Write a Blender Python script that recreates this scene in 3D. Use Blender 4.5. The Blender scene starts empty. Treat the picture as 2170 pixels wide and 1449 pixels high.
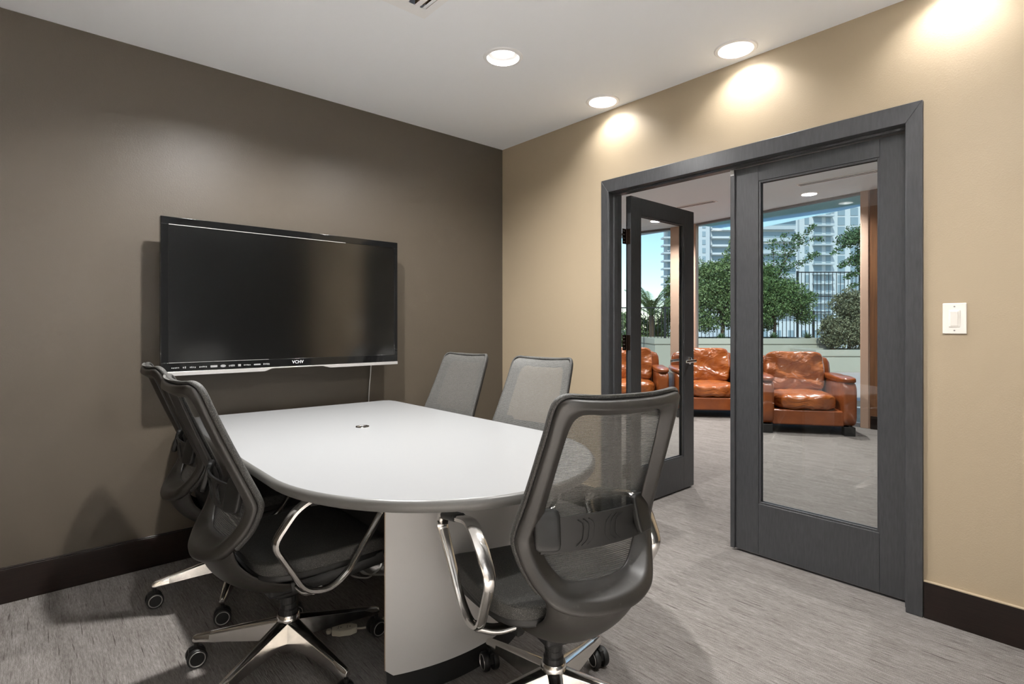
import bpy, bmesh, math, random
from mathutils import Vector, Matrix, noise
random.seed(7)
PI = math.pi
rad = math.radians
col = bpy.context.scene.collection
scn = bpy.context.scene

# ------------------------------------------------------------------ camera, world, sun, exposure
YAW = math.atan(1023.0 / 1150.993)          # the view direction, clockwise from +Y
FWD = Vector((math.sin(YAW), math.cos(YAW), 0))
RGT = Vector((math.cos(YAW), -math.sin(YAW), 0))
H = 1.2053
cam_d = bpy.data.cameras.new('camera'); cam = bpy.data.objects.new('camera', cam_d); col.objects.link(cam)
cam.location = (0, 0, H); cam.rotation_euler = (PI/2, 0, -YAW)
cam_d.sensor_width = 36; cam_d.lens = 36 * 1150.993 / 2170
cam_d.shift_y = -32.5 / 2170
cam_d.clip_start = 0.02; cam_d.clip_end = 2000
scn.camera = cam

w = bpy.data.worlds.new('sky'); scn.world = w; w.use_nodes = True
nt = w.node_tree; nt.nodes.clear()
sky = nt.nodes.new('ShaderNodeTexSky'); sky.sky_type = 'NISHITA'; sky.sun_disc = False
sky.sun_elevation = rad(42); sky.sun_rotation = rad(250); sky.air_density = 1.0; sky.dust_density = 0.15; sky.ozone_density = 1.5
bg = nt.nodes.new('ShaderNodeBackground'); bg.inputs['Strength'].default_value = 0.145
out = nt.nodes.new('ShaderNodeOutputWorld')
nt.links.new(sky.outputs[0], bg.inputs[0]); nt.links.new(bg.outputs[0], out.inputs[0])

sun_d = bpy.data.lights.new('sun', 'SUN'); sun_d.energy = 2.9; sun_d.angle = rad(3); sun_d.color = (1, .95, .86)
sun = bpy.data.objects.new('sun', sun_d); col.objects.link(sun); sun.rotation_euler = (rad(42), 0, rad(-68))

scn.view_settings.view_transform = 'Standard'; scn.view_settings.look = 'None'
scn.view_settings.gamma = 1; scn.view_settings.use_curve_mapping = False
scn.view_settings.exposure = 0.75

# ------------------------------------------------------------------ materials
def mat(name, base=(.5, .5, .5), rough=.5, metal=0, spec=.5, build=None, coat=0, sheen=0):
    m = bpy.data.materials.new(name); m.use_nodes = True
    n = m.node_tree.nodes; b = n['Principled BSDF']
    b.inputs['Base Color'].default_value = (*base, 1); b.inputs['Roughness'].default_value = rough
    b.inputs['Metallic'].default_value = metal; b.inputs['Specular IOR Level'].default_value = spec
    b.inputs['Coat Weight'].default_value = coat; b.inputs['Sheen Weight'].default_value = sheen
    if build: build(m, n, m.node_tree.links, b)
    return m
def coords(n, l, scale=(1, 1, 1), rot=(0, 0, 0)):
    tc = n.new('ShaderNodeTexCoord'); mp = n.new('ShaderNodeMapping')
    mp.inputs['Scale'].default_value = scale; mp.inputs['Rotation'].default_value = rot
    l.new(tc.outputs['Object'], mp.inputs[0]); return mp.outputs[0]
def noise_n(n, l, vec, scale, detail=3, rough=.5):
    t = n.new('ShaderNodeTexNoise'); t.inputs['Scale'].default_value = scale
    t.inputs['Detail'].default_value = detail; t.inputs['Roughness'].default_value = rough
    l.new(vec, t.inputs['Vector']); return t.outputs['Fac']
def ramp(n, l, fac, stops):
    r = n.new('ShaderNodeValToRGB'); e = r.color_ramp.elements
    while len(e) < len(stops): e.new(.5)
    for k, (p, c) in enumerate(stops): e[k].position = p; e[k].color = (*c, 1)
    l.new(fac, r.inputs[0]); return r.outputs[0]
def bump(n, l, b, h, strength, dist):
    k = n.new('ShaderNodeBump'); k.inputs['Strength'].default_value = strength; k.inputs['Distance'].default_value = dist
    l.new(h, k.inputs['Height']); l.new(k.outputs[0], b.inputs['Normal']); return k
def mathn(n, l, op, a, b=None, clamp=False):
    k = n.new('ShaderNodeMath'); k.operation = op; k.use_clamp = clamp
    for i, x in enumerate((a, b)):
        if x is None: continue
        if isinstance(x, (int, float)): k.inputs[i].default_value = x
        else: l.new(x, k.inputs[i])
    return k.outputs[0]

def b_paint(m, n, l, b):
    v = coords(n, l); h = noise_n(n, l, v, 170, 3); bump(n, l, b, h, .25, .0016)
M_taupe = mat('taupe paint', (.074, .0605, .0445), .42, spec=.4, build=b_paint)
M_beige = mat('beige paint', (.372, .298, .203), .5, spec=.4, build=b_paint)
M_ceil = mat('ceiling white', (.92, .945, .975), .7)
M_offwhite = mat('off white paint', (.74, .72, .68), .6, build=b_paint)
M_lceil = mat('lounge ceiling white', (.78, .88, .93), .7)
M_lwall = mat('lounge beige', (.72, .66, .56), .6, build=b_paint)
def b_darkwood(m, n, l, b):
    v = coords(n, l, (3, 3, 60)); f = noise_n(n, l, v, 3, 4)
    l.new(ramp(n, l, f, [(.3, (.005, .0024, .0018)), (.7, (.014, .007, .005))]), b.inputs['Base Color'])
M_base = mat('espresso wood', rough=.28, build=b_darkwood)
def b_brownwood(m, n, l, b):
    v = coords(n, l, (20, 20, 1)); f = noise_n(n, l, v, 3, 4)
    l.new(ramp(n, l, f, [(.3, (.12, .055, .025)), (.7, (.2, .09, .04))]), b.inputs['Base Color'])
M_brown = mat('walnut panel', rough=.35, build=b_brownwood)
def b_door(m, n, l, b):
    v = coords(n, l, (9, 9, 1.2)); f = noise_n(n, l, v, 14, 5)
    l.new(ramp(n, l, f, [(.3, (.034, .035, .037)), (.75, (.052, .053, .055))]), b.inputs['Base Color'])
    bump(n, l, b, f, .15, .002)
M_door = mat('charcoal painted wood', rough=.33, build=b_door)
def b_carpet(m, n, l, b):
    v1 = coords(n, l, (120, 8, 1)); f1 = noise_n(n, l, v1, 1.0, 4, .6)       # long streaks
    v2 = coords(n, l, (260, 34, 1)); f2 = noise_n(n, l, v2, 1.0, 2)         # loops
    v3 = coords(n, l); f3 = noise_n(n, l, v3, 420, 2)
    v4 = coords(n, l, (16, 2.4, 1)); f4 = noise_n(n, l, v4, 1.0, 3)
    s = mathn(n, l, 'ADD', mathn(n, l, 'MULTIPLY', f1, .28), mathn(n, l, 'MULTIPLY', f2, .28))
    s = mathn(n, l, 'ADD', s, mathn(n, l, 'MULTIPLY', f3, .44))
    s = mathn(n, l, 'ADD', s, mathn(n, l, 'MULTIPLY', mathn(n, l, 'SUBTRACT', f4, .5), .14))
    v5 = coords(n, l, (150, 6, 1)); f5 = noise_n(n, l, v5, 1.0, 1)          # thin dark dashes between the rows
    dk = mathn(n, l, 'MULTIPLY', mathn(n, l, 'SUBTRACT', .36, f5, clamp=True), 1.5)
    s = mathn(n, l, 'SUBTRACT', s, dk)
    l.new(ramp(n, l, s, [(.26, (.045, .038, .033)), (.40, (.118, .105, .095)), (.50, (.170, .156, .144)), (.66, (.29, .272, .258))]), b.inputs['Base Color'])
    bump(n, l, b, s, .9, .006)
M_carpet = mat('grey brown loop carpet', rough=.95, spec=.1, build=b_carpet)
M_white = mat('white laminate', (.218, .221, .224), .33, spec=.5)
M_panel = mat('grey white laminate panel', (.46, .456, .45), .45)
M_ply = mat('tan particle board edge', (.30, .22, .15), .6)
M_edge = mat('dark grey vinyl edge', (.10, .098, .092), .34)
M_black = mat('black plastic', (.012, .012, .012), .45)
M_blackgloss = mat('gloss black plastic', (.006, .006, .006), .06, coat=.3)
def b_frame(m, n, l, b):
    v = coords(n, l); f = noise_n(n, l, v, 30, 5, .7); bump(n, l, b, noise_n(n, l, v, 900, 1), .12, .0006)
    l.new(ramp(n, l, f, [(.3, (.0205, .0185, .016)), (.62, (.0245, .022, .019)), (.80, (.058, .054, .048))]), b.inputs['Base Color'])
M_frame = mat('charcoal moulded plastic', rough=.42, build=b_frame)
M_dark = mat('black rubber and nylon', (.008, .008, .0075), .5)
def b_alu(m, n, l, b):
    v = coords(n, l); f = noise_n(n, l, v, 25, 4)
    l.new(ramp(n, l, f, [(.35, (.12,)*3), (.75, (.26,)*3)]), b.inputs['Roughness'])
M_alu = mat('polished aluminium', (.74, .72, .69), .18, metal=1, build=b_alu)
M_chrome = mat('chrome', (.8, .8, .8), .08, metal=1)
M_satin = mat('satin silver', (.62, .60, .58), .25, metal=.6)
M_bronze = mat('dark bronze hinge', (.03, .018, .012), .22, metal=.7)
def b_mesh(m, n, l, b):
    v = coords(n, l)
    f3 = noise_n(n, l, v, 600, 1)
    l.new(ramp(n, l, f3, [(.3, (.038, .038, .035)), (.7, (.15, .146, .136))]), b.inputs['Base Color'])
    sx = n.new('ShaderNodeSeparateXYZ'); l.new(v, sx.inputs[0])
    st = mathn(n, l, 'SINE', mathn(n, l, 'MULTIPLY', sx.outputs['Z'], 2*PI/.0042))
    st = mathn(n, l, 'MULTIPLY', mathn(n, l, 'ADD', st, 1.0), .5)
    a = mathn(n, l, 'ADD', mathn(n, l, 'MULTIPLY', st, .32), .62, clamp=True)
    l.new(a, b.inputs['Alpha'])
M_mesh = mat('open weave mesh', (.1, .1, .09), .55, build=b_mesh)
def b_fab(m, n, l, b):
    v = coords(n, l); f = noise_n(n, l, v, 700, 2)
    l.new(ramp(n, l, f, [(.35, (.010, .010, .009)), (.55, (.030, .029, .026)), (.75, (.20, .19, .175))]), b.inputs['Base Color'])
    bump(n, l, b, f, .5, .002)
M_fabric = mat('charcoal woven fabric', rough=.6, build=b_fab)
def b_leather(m, n, l, b):
    v = coords(n, l); f = noise_n(n, l, v, 5, 4)
    l.new(ramp(n, l, f, [(.3, (.21, .052, .010)), (.55, (.30, .084, .017)), (.8, (.41, .14, .036))]), b.inputs['Base Color'])
    v2 = coords(n, l, (1, 1, 1.6)); f2 = n.new('ShaderNodeTexNoise'); f2.inputs['Scale'].default_value = 3.6; f2.inputs['Detail'].default_value = 2
    f2.inputs['Distortion'].default_value = 1.8; l.new(v2, f2.inputs['Vector'])
    bump(n, l, b, f2.outputs['Fac'], .7, .045)
M_leather = mat('tan orange leather', rough=.27, spec=.6, coat=.3, build=b_leather)
def b_leather2(m, n, l, b):
    v = coords(n, l); f = noise_n(n, l, v, 5, 4)
    l.new(ramp(n, l, f, [(.3, (.17, .042, .009)), (.55, (.22, .056, .012)), (.8, (.29, .082, .018))]), b.inputs['Base Color'])
    bump(n, l, b, noise_n(n, l, v, 7, 2), .25, .04)
M_leather2 = mat('smooth tan orange leather', rough=.28, spec=.6, coat=.2, build=b_leather2)
def glass_mat(name, tint, ior=1.5, rough=0.0, refl=1.0):
    m = bpy.data.materials.new(name); m.use_nodes = True; n = m.node_tree.nodes; l = m.node_tree.links; n.clear()
    tr = n.new('ShaderNodeBsdfTransparent'); tr.inputs[0].default_value = (*tint, 1)
    gl = n.new('ShaderNodeBsdfGlossy'); gl.inputs['Roughness'].default_value = rough; gl.inputs[0].default_value = (refl, refl, refl, 1)
    lw = n.new('ShaderNodeLayerWeight'); lw.inputs[0].default_value = .5
    r0 = ((ior-1)/(ior+1))**2
    pw = n.new('ShaderNodeMath'); pw.operation = 'POWER'; l.new(lw.outputs['Facing'], pw.inputs[0]); pw.inputs[1].default_value = 5
    fr = n.new('ShaderNodeMath'); fr.operation = 'MULTIPLY_ADD'; l.new(pw.outputs[0], fr.inputs[0]); fr.inputs[1].default_value = 1-r0; fr.inputs[2].default_value = r0
    mx = n.new('ShaderNodeMixShader'); o = n.new('ShaderNodeOutputMaterial')
    l.new(fr.outputs[0], mx.inputs[0]); l.new(tr.outputs[0], mx.inputs[1]); l.new(gl.outputs[0], mx.inputs[2]); l.new(mx.outputs[0], o.inputs[0])
    return m
M_glass = glass_mat('clear door glass', (.94, .96, .96), 1.58)
M_wglass = glass_mat('pale blue window glass', (.88, .94, .96), 1.4)
M_switch = mat('white switch plastic', (.78, .74, .68), .35)
def emis(name, c, s):
    m = bpy.data.materials.new(name); m.use_nodes = True; n = m.node_tree.nodes; n.clear()
    e = n.new('ShaderNodeEmission'); e.inputs[0].default_value = (*c, 1); e.inputs[1].default_value = s
    o = n.new('ShaderNodeOutputMaterial'); m.node_tree.links.new(e.outputs[0], o.inputs[0]); return m
M_lamp = emis('lamp lens', (1, .93, .84), 2.2)
M_lampw = emis('warm lamp lens', (1, .78, .55), 2.2)
M_trimw = mat('white lamp trim', (.9, .9, .9), .5)
M_cone = mat('white lamp baffle', (.9, .9, .9), .3)
M_screen = mat('dark tv panel', (.001, .001, .001), .14)
M_screen.node_tree.nodes['Principled BSDF'].inputs['IOR'].default_value = 2.3
M_logo = mat('silver lettering', (.75, .75, .78), .3)
M_cable = mat('grey white cable', (.5, .49, .46), .5)
M_cabletag = mat('blue cable wrap', (.2, .55, .85), .5)
M_strip = mat('cream plastic', (.52, .48, .38), .5)
M_concrete = mat('cream planter concrete', (.42, .405, .32), .8)
M_paver = mat('brown terrace paving', (.50, .43, .38), .8)
M_groundfar = mat('pale pavement', (.45, .44, .40), .9)
M_fence = mat('black iron fence', (.02, .02, .02), .5)
M_soil = mat('planting soil', (.05, .035, .02), .9)
M_bark = mat('brown bark', (.10, .065, .04), .9)
def leafmat(name, a, c):
    def f(m, n, l, b):
        v = coords(n, l); q = noise_n(n, l, v, 9, 2)
        l.new(ramp(n, l, q, [(.3, a), (.7, c)]), b.inputs['Base Color'])
    return mat(name, rough=.55, build=f)
M_leafA = leafmat('fresh green leaves', (.05, .10, .028), (.20, .30, .10))
M_leafB = leafmat('mid green leaves', (.05, .10, .03), (.19, .26, .09))
M_leafC = leafmat('olive variegated leaves', (.045, .06, .025), (.30, .30, .17))
M_leafD = leafmat('deep green leaves', (.03, .07, .025), (.11, .20, .07))
M_tower = mat('white tower render', (.56, .60, .61), .8)  # grey-blue distance haze is mixed into this colour
M_tower2 = mat('pale grey tower render', (.45, .50, .52), .8)
M_twin = mat('blue grey tower glazing', (.25, .33, .37), .3)
def translucent(name, c):
    m = bpy.data.materials.new(name); m.use_nodes = True; n = m.node_tree.nodes; l = m.node_tree.links; n.clear()
    a = n.new('ShaderNodeBsdfDiffuse'); b = n.new('ShaderNodeBsdfTranslucent'); a.inputs[0].default_value = (*c, 1); b.inputs[0].default_value = (*c, 1)
    mx = n.new('ShaderNodeMixShader'); mx.inputs[0].default_value = .92; o = n.new('ShaderNodeOutputMaterial')
    l.new(a.outputs[0], mx.inputs[1]); l.new(b.outputs[0], mx.inputs[2]); l.new(mx.outputs[0], o.inputs[0]); return m
M_soffit = translucent('pale blue frosted glass', (.80, .95, .95))  # soffit made translucent so the sky brightens its underside
M_colm = mat('rose beige column', (.52, .36, .27), .6)
M_grey = mat('grey metal mullion', (.20, .20, .21), .5)

# ------------------------------------------------------------------ mesh helpers
def add(name, bm, m, parent=None, smooth=False, bevel=0, subd=0, seg=2):
    me = bpy.data.meshes.new(name)
    bmesh.ops.recalc_face_normals(bm, faces=bm.faces)
    bm.to_mesh(me); bm.free()
    ms = m if isinstance(m, (list, tuple)) else [m]
    for k in ms: me.materials.append(k)
    o = bpy.data.objects.new(name, me); col.objects.link(o)
    if parent: o.parent = parent
    if smooth:
        for p in me.polygons: p.use_smooth = True
        me.set_sharp_from_angle(angle=rad(48))
    if bevel:
        b = o.modifiers.new('bevel', 'BEVEL'); b.width = bevel; b.segments = seg; b.limit_method = 'ANGLE'; b.angle_limit = rad(40)
        for p in me.polygons: p.use_smooth = True
        b.harden_normals = True
    if subd:
        s = o.modifiers.new('subd', 'SUBSURF'); s.levels = subd; s.render_levels = subd
        for p in me.polygons: p.use_smooth = True
    return o
def add_raw(name, bm, m, parent=None):
    me = bpy.data.meshes.new(name); bm.to_mesh(me); bm.free()
    for k in (m if isinstance(m, (list, tuple)) else [m]): me.materials.append(k)
    o = bpy.data.objects.new(name, me); col.objects.link(o)
    if parent: o.parent = parent
    return o
def BM(): return bmesh.new()
def box(bm, x0, x1, y0, y1, z0, z1, M=None, mi=0):
    vs = [bm.verts.new((x, y, z)) for x in (x0, x1) for y in (y0, y1) for z in (z0, z1)]
    if M is not None:
        for v in vs: v.co = M @ v.co
    for f in ((0, 1, 3, 2), (4, 6, 7, 5), (0, 4, 5, 1), (2, 3, 7, 6), (0, 2, 6, 4), (1, 5, 7, 3)):
        fc = bm.faces.new([vs[i] for i in f]); fc.material_index = mi
    return vs
def prism(bm, pts, z0, z1, mi=0, M=None):
    a = [bm.verts.new((p[0], p[1], z0)) for p in pts]; b = [bm.verts.new((p[0], p[1], z1)) for p in pts]
    if M is not None:
        for v in a + b: v.co = M @ v.co
    n = len(pts)
    fs = [bm.faces.new(a[::-1]), bm.faces.new(b)]
    for i in range(n): fs.append(bm.faces.new((a[i], a[(i+1) % n], b[(i+1) % n], b[i])))
    for f in fs: f.material_index = mi
def loft(bm, rings, closed_path=False, caps=True, mi=0):
    R = [[bm.verts.new(p) for p in r] for r in rings]; n = len(R[0]); m = len(R)
    for i in range(m if closed_path else m - 1):
        A, B = R[i], R[(i+1) % m]
        for j in range(n):
            f = bm.faces.new((A[j], A[(j+1) % n], B[(j+1) % n], B[j])); f.material_index = mi
    if caps and not closed_path:
        bm.faces.new(R[0][::-1]).material_index = mi; bm.faces.new(R[-1]).material_index = mi
    return R
def sweep(bm, pts, prof, up=(0, 0, 1), closed=False, mi=0, scales=None):
    """prof: list of (side, up) offsets, swept along pts"""
    pts = [Vector(p) for p in pts]; n = len(pts); rings = []
    up = Vector(up)
    for i, p in enumerate(pts):
        if closed: t = pts[(i+1) % n] - pts[i-1]
        else: t = pts[min(i+1, n-1)] - pts[max(i-1, 0)]
        t.normalize(); s = t.cross(up)
        if s.length < 1e-4: s = Vector((1, 0, 0))
        s.normalize(); u = s.cross(t).normalized()
        k = scales[i] if scales else 1
        rings.append([p + s*a*k + u*b*k for a, b in prof])
    return loft(bm, rings, closed, True, mi)
def circ(r, n=10): return [(r*math.cos(2*PI*i/n), r*math.sin(2*PI*i/n)) for i in range(n)]
def rrect(a, b, c):
    """octagonal rounded rectangle profile, half sizes a, b and corner c"""
    return [(a, -b+c), (a, b-c), (a-c, b), (-a+c, b), (-a, b-c), (-a, -b+c), (-a+c, -b), (a-c, -b)]
def smooth_path(pts, k=6, closed=False):
    P = [Vector(p) for p in pts]; n = len(P); o = []
    rng = range(n) if closed else range(n-1)
    for i in rng:
        p0 = P[i-1] if (closed or i > 0) else P[i]; p1 = P[i]; p2 = P[(i+1) % n]
        p3 = P[(i+2) % n] if (closed or i < n-2) else P[i+1]
        for j in range(k):
            t = j/k
            o.append(.5*((2*p1) + (p2-p0)*t + (2*p0-5*p1+4*p2-p3)*t*t + (3*p1-p0-3*p2+p3)*t**3))
    if not closed: o.append(P[-1])
    return o
def round_corners(pts, r, k=4, closed=False):
    P = [Vector(p) for p in pts]; n = len(P); o = []
    for i in range(n):
        if not closed and i in (0, n-1): o.append(P[i]); continue
        a = P[i-1]-P[i]; b = P[(i+1) % n]-P[i]; rr = min(r, a.length*.45, b.length*.45)
        s = P[i]+a.normalized()*rr; e = P[i]+b.normalized()*rr
        for j in range(k+1):
            t = j/k; o.append((1-t)**2*s + 2*t*(1-t)*P[i] + t*t*e)
    return o
def lathe(bm, prof, c=(0, 0, 0), axis='z', n=24, mi=0, M=None):
    """prof: (radius, height) list"""
    rings = []
    for r, h in prof:
        ring = []
        for i in range(n):
            a = 2*PI*i/n; x, y = r*math.cos(a), r*math.sin(a)
            p = {'z': (x, y, h), 'x': (h, x, y), 'y': (x, h, y)}[axis]
            v = Vector(p) + Vector(c)
            ring.append(M @ v if M is not None else v)
        rings.append(ring)
    R = [[bm.verts.new(p) for p in r] for r in rings]
    for i in range(len(R)-1):
        for j in range(n):
            f = bm.faces.new((R[i][j], R[i][(j+1) % n], R[i+1][(j+1) % n], R[i+1][j])); f.material_index = mi
    for ring, (r, h) in ((R[0], prof[0]), (R[-1], prof[-1])):
        if r > 1e-4:
            try: bm.faces.new(ring).material_index = mi
            except ValueError: pass
def ball(bm, sx, sy, sz, e=4.0, n=10, M=None, fn=None):
    """a superellipsoid cushion"""
    t = bmesh.new(); bmesh.ops.create_cube(t, size=2)
    bmesh.ops.subdivide_edges(t, edges=t.edges, cuts=n, use_grid_fill=True)
    vs = {}
    for v in t.verts:
        a, b, c = v.co; mx = max(abs(a), abs(b), abs(c))
        s = mx/((abs(a)**e+abs(b)**e+abs(c)**e)**(1/e))
        p = Vector((a*s, b*s, c*s)); q = Vector((p.x*sx, p.y*sy, p.z*sz))
        if fn: q = fn(p, q)
        vs[v.index] = bm.verts.new(M @ q if M is not None else q)
    for f in t.faces: bm.faces.new([vs[v.index] for v in f.verts])
    t.free()
def tag(o, label=None, cat=None, group=None, kind=None):
    if label: o['label'] = label
    if cat: o['category'] = cat
    if group: o['group'] = group
    if kind: o['kind'] = kind
    return o
def empty(name, loc=(0, 0, 0), rz=0):
    o = bpy.data.objects.new(name, None); o.location = loc; o.rotation_euler = (0, 0, rz); o.empty_display_size = .1
    col.objects.link(o); return o
def struct(name, bm, m, label=None, **k):
    o = add(name, bm, m, **k); o['kind'] = 'structure'
    if label: o['label'] = label; 
    return o
def copy_tree(o, parent=None):
    c = o.copy(); col.objects.link(c); c.parent = parent
    for ch in list(o.children): copy_tree(ch, c)
    return c
def text_mesh(name, body, size, ext, m, parent, loc, rot):
    cu = bpy.data.curves.new(name, 'FONT'); cu.body = body; cu.size = size; cu.extrude = ext; cu.align_x = 'CENTER'; cu.align_y = 'CENTER'
    t = bpy.data.objects.new(name, cu); col.objects.link(t)
    dg = bpy.context.evaluated_depsgraph_get(); me = bpy.data.meshes.new_from_object(t.evaluated_get(dg))
    bpy.data.objects.remove(t); bpy.data.curves.remove(cu)
    me.materials.clear(); me.materials.append(m)
    o = bpy.data.objects.new(name, me); col.objects.link(o); o.parent = parent; o.location = loc; o.rotation_euler = rot
    return o

# ------------------------------------------------------------------ the room shell
XB, YA, ZC = 2.7835, 3.245, 2.594           # door wall, tv wall, ceiling
X0, Y0 = -1.5, -.95                         # the two walls behind the camera
ZL = 2.82                                   # lounge ceiling
DY0, DY1, DZ = .611, 2.185, 2.064           # door opening
XJ = 2.905                                  # lounge side of the door wall
LX1, LY0, LY1 = 7.40, -1.2, 8.0

bm = BM(); box(bm, X0-.1, 9.2, Y0-.1, LY1+.2, -.1, 0); struct('floor', bm, M_carpet)
bm = BM(); box(bm, X0-.12, XB+.05, YA, YA+.12, 0, ZC+.2); struct('wall_left', bm, M_taupe)
bm = BM()
box(bm, XB, XJ, Y0-.1, DY0-.02, 0, ZL+.1); box(bm, XB, XJ, DY1+.02, LY1, 0, ZL+.1); box(bm, XB, XJ, DY0-.02, DY1+.02, DZ+.02, ZL+.1)
struct('wall_right', bm, M_beige)
bm = BM(); box(bm, X0-.12, XB, Y0-.12, Y0, 0, ZC+.2); struct('wall_back', bm, mat('dark charcoal paint', (.02, .02, .02), .6))
bm = BM(); box(bm, X0-.12, X0, Y0, YA, 0, ZC+.2); struct('wall_rear', bm, M_taupe)

def holed_ceiling(name, x0, x1, y0, y1, z, holes, rects=(), m=M_ceil, thick=.3):
    bm = BM(); ed = []
    def loop(pts):
        v = [bm.verts.new((p[0], p[1], z)) for p in pts]
        return [bm.edges.new((v[i], v[(i+1) % len(v)])) for i in range(len(v))]
    ed += loop([(x0, y0), (x1, y0), (x1, y1), (x0, y1)])
    for (x, y, r) in holes: ed += loop([(x+r*math.cos(2*PI*i/32), y+r*math.sin(2*PI*i/32)) for i in range(32)])
    for (a, b, c, d) in rects: ed += loop([(a, c), (b, c), (b, d), (a, d)])
    bmesh.ops.triangle_fill(bm, use_beauty=True, use_dissolve=False, edges=ed)
    for f in bm.faces:
        if f.normal.z > 0: f.normal_flip()
    box(bm, x0, x1, y0, y1, z+thick-.05, z+thick)
    me = bpy.data.meshes.new(name); bm.to_mesh(me); bm.free(); me.materials.append(m)
    o = bpy.data.objects.new(name, me); col.objects.link(o); o['kind'] = 'structure'; return o
LAMPS = [(.84, 2.09), (1.825, 2.123), (2.644, 2.133), (2.643, 1.288), (2.643, .443), (-1.1, -.60), (-.45, -.60), (.2, -.60), (1.55, .40)]
VX0, VX1, VY0, VY1 = 1.12, 1.30, 1.48, 2.06
holed_ceiling('ceiling', X0, XB, Y0, YA, ZC, [(x, y, .086) for x, y in LAMPS], [(VX0+.02, VX1-.02, VY0+.02, VY1-.02)])
LLAMPS = [(7.10, 2.54), (7.16, 4.74), (5.1, 3.3), (5.0, 1.2), (5.2, 5.4)]  # the last three are unseen, added to light the lounge
holed_ceiling('ceiling_lounge', XJ, 8.1, LY0, LY1, ZL, [(x, y, .086) for x, y in LLAMPS], m=M_lceil)
bm = BM(); box(bm, XJ, LX1, LY0-.1, LY0, 0, ZL); struct('wall_lounge_near', bm, M_lwall)
bm = BM(); box(bm, XJ, 8.0, LY1, LY1+.1, 0, ZL); struct('wall_lounge_far', bm, M_lwall)
bm = BM(); box(bm, 7.42, 7.54, LY0, 1.985, 0, ZL+.1); struct('wall_lounge_panel', bm, M_brown)
bm = BM(); box(bm, 7.43, 7.50, 1.99, 2.09, 0, ZL+.02); box(bm, 7.415, 7.43, 2.0, 2.08, 0, ZL); struct('trim_2', bm, M_colm, bevel=.004)
bm = BM(); box(bm, 7.40, 7.42, LY0, 1.975, 0, .152); struct('baseboard_lounge', bm, M_base)

# baseboards with a thin lip on top
def baseboard(name, x0, x1, y0, y1, nx, ny):
    bm = BM(); box(bm, x0, x1, y0, y1, 0, .150)
    struct(name, bm, M_base, bevel=.002)
bm = BM(); box(bm, X0, XB, YA-.014, YA, 0, .150); box(bm, X0, XB, YA-.010, YA, .150, .156); struct('baseboard_left', bm, M_base, bevel=.002)
bm = BM(); box(bm, XB-.014, XB, DY1+.07, YA-.014, 0, .150); box(bm, XB-.014, XB, Y0, DY0-.062, 0, .150)
struct('baseboard_right', bm, M_base, bevel=.002)
bm = BM(); box(bm, XB-.016, XB, DY1+.07, YA-.014, .150, .155); box(bm, XB-.016, XB, Y0, DY0-.062, .150, .155)
struct('trim_3', bm, M_beige, bevel=.001)
bm = BM(); box(bm, X0, XB, Y0, Y0+.014, 0, .15); struct('baseboard_back', bm, M_base)
bm = BM(); box(bm, X0, X0+.014, Y0+.014, YA-.014, 0, .15); struct('baseboard_rear', bm, M_base)

# door casing, mitred, with jambs and stops
def casing(xa, xb, yi0, yi1, zi, wd, wt):
    bm = BM()
    def quad(pts):
        a = [bm.verts.new((xa, y, z)) for y, z in pts]; b = [bm.verts.new((xb, y, z)) for y, z in pts]
        bm.faces.new(a); bm.faces.new(b[::-1])
        for i in range(4): bm.faces.new((a[i], b[i], b[(i+1) % 4], a[(i+1) % 4]))
    quad([(yi0-wd, 0), (yi0, 0), (yi0, zi), (yi0-wd, zi+wt)])
    quad([(yi1, 0), (yi1+wd, 0), (yi1+wd, zi+wt), (yi1, zi)])
    quad([(yi0, zi), (yi1, zi), (yi1+wd, zi+wt), (yi0-wd, zi+wt)])
    return bm
struct('trim_1', casing(XB-.018, XB, DY0, DY1, DZ, .060, .082), M_door, bevel=.003)
bm = BM()
box(bm, XB-.006, XJ, DY0-.02, DY0, 0, DZ+.02); box(bm, XB-.006, XJ, DY1, DY1+.02, 0, DZ+.02); box(bm, XB-.006, XJ, DY0, DY1, DZ, DZ+.02)
box(bm, 2.812, 2.846, DY0, DY0+.012, 0, DZ); box(bm, 2.812, 2.846, DY1-.012, DY1, 0, DZ); box(bm, 2.812, 2.846, DY0, DY1, DZ-.012, DZ)
struct('trim_4', bm, M_door, bevel=.002)
struct('trim_5', casing(XJ, XJ+.014, DY0-.012, DY1+.02, DZ+.012, .055, .06), M_door)

def door_leaf(name, w_, glass, zs, side):
    """leaf in local coords: x along the width from the hinge, y thickness 0..0.04, z up"""
    g0, g1, z0, z1 = glass
    root = empty(name); root['kind'] = 'structure'
    bm = BM(); t = .04
    box(bm, 0, g0, 0, t, .013, zs); box(bm, g1, w_, 0, t, .013, zs)
    box(bm, g0, g1, 0, t, .013, z0); box(bm, g0, g1, 0, t, z1, zs)
    add('door_frame', bm, M_door, root, bevel=.002)
    bm = BM()
    for y0, y1 in ((.004, .013), (.027, .036)):
        box(bm, g0, g0+.010, y0, y1, z0, z1); box(bm, g1-.010, g1, y0, y1, z0, z1)
        box(bm, g0+.010, g1-.010, y0, y1, z0, z0+.010); box(bm, g0+.010, g1-.010, y0, y1, z1-.010, z1)
    add('glazing_bead', bm, M_door, root, bevel=.0015)
    bm = BM(); box(bm, g0+.001, g1-.001, .018, .022, z0+.001, z1-.001)
    add('glass_pane', bm, M_glass, root)
    return root
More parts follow.
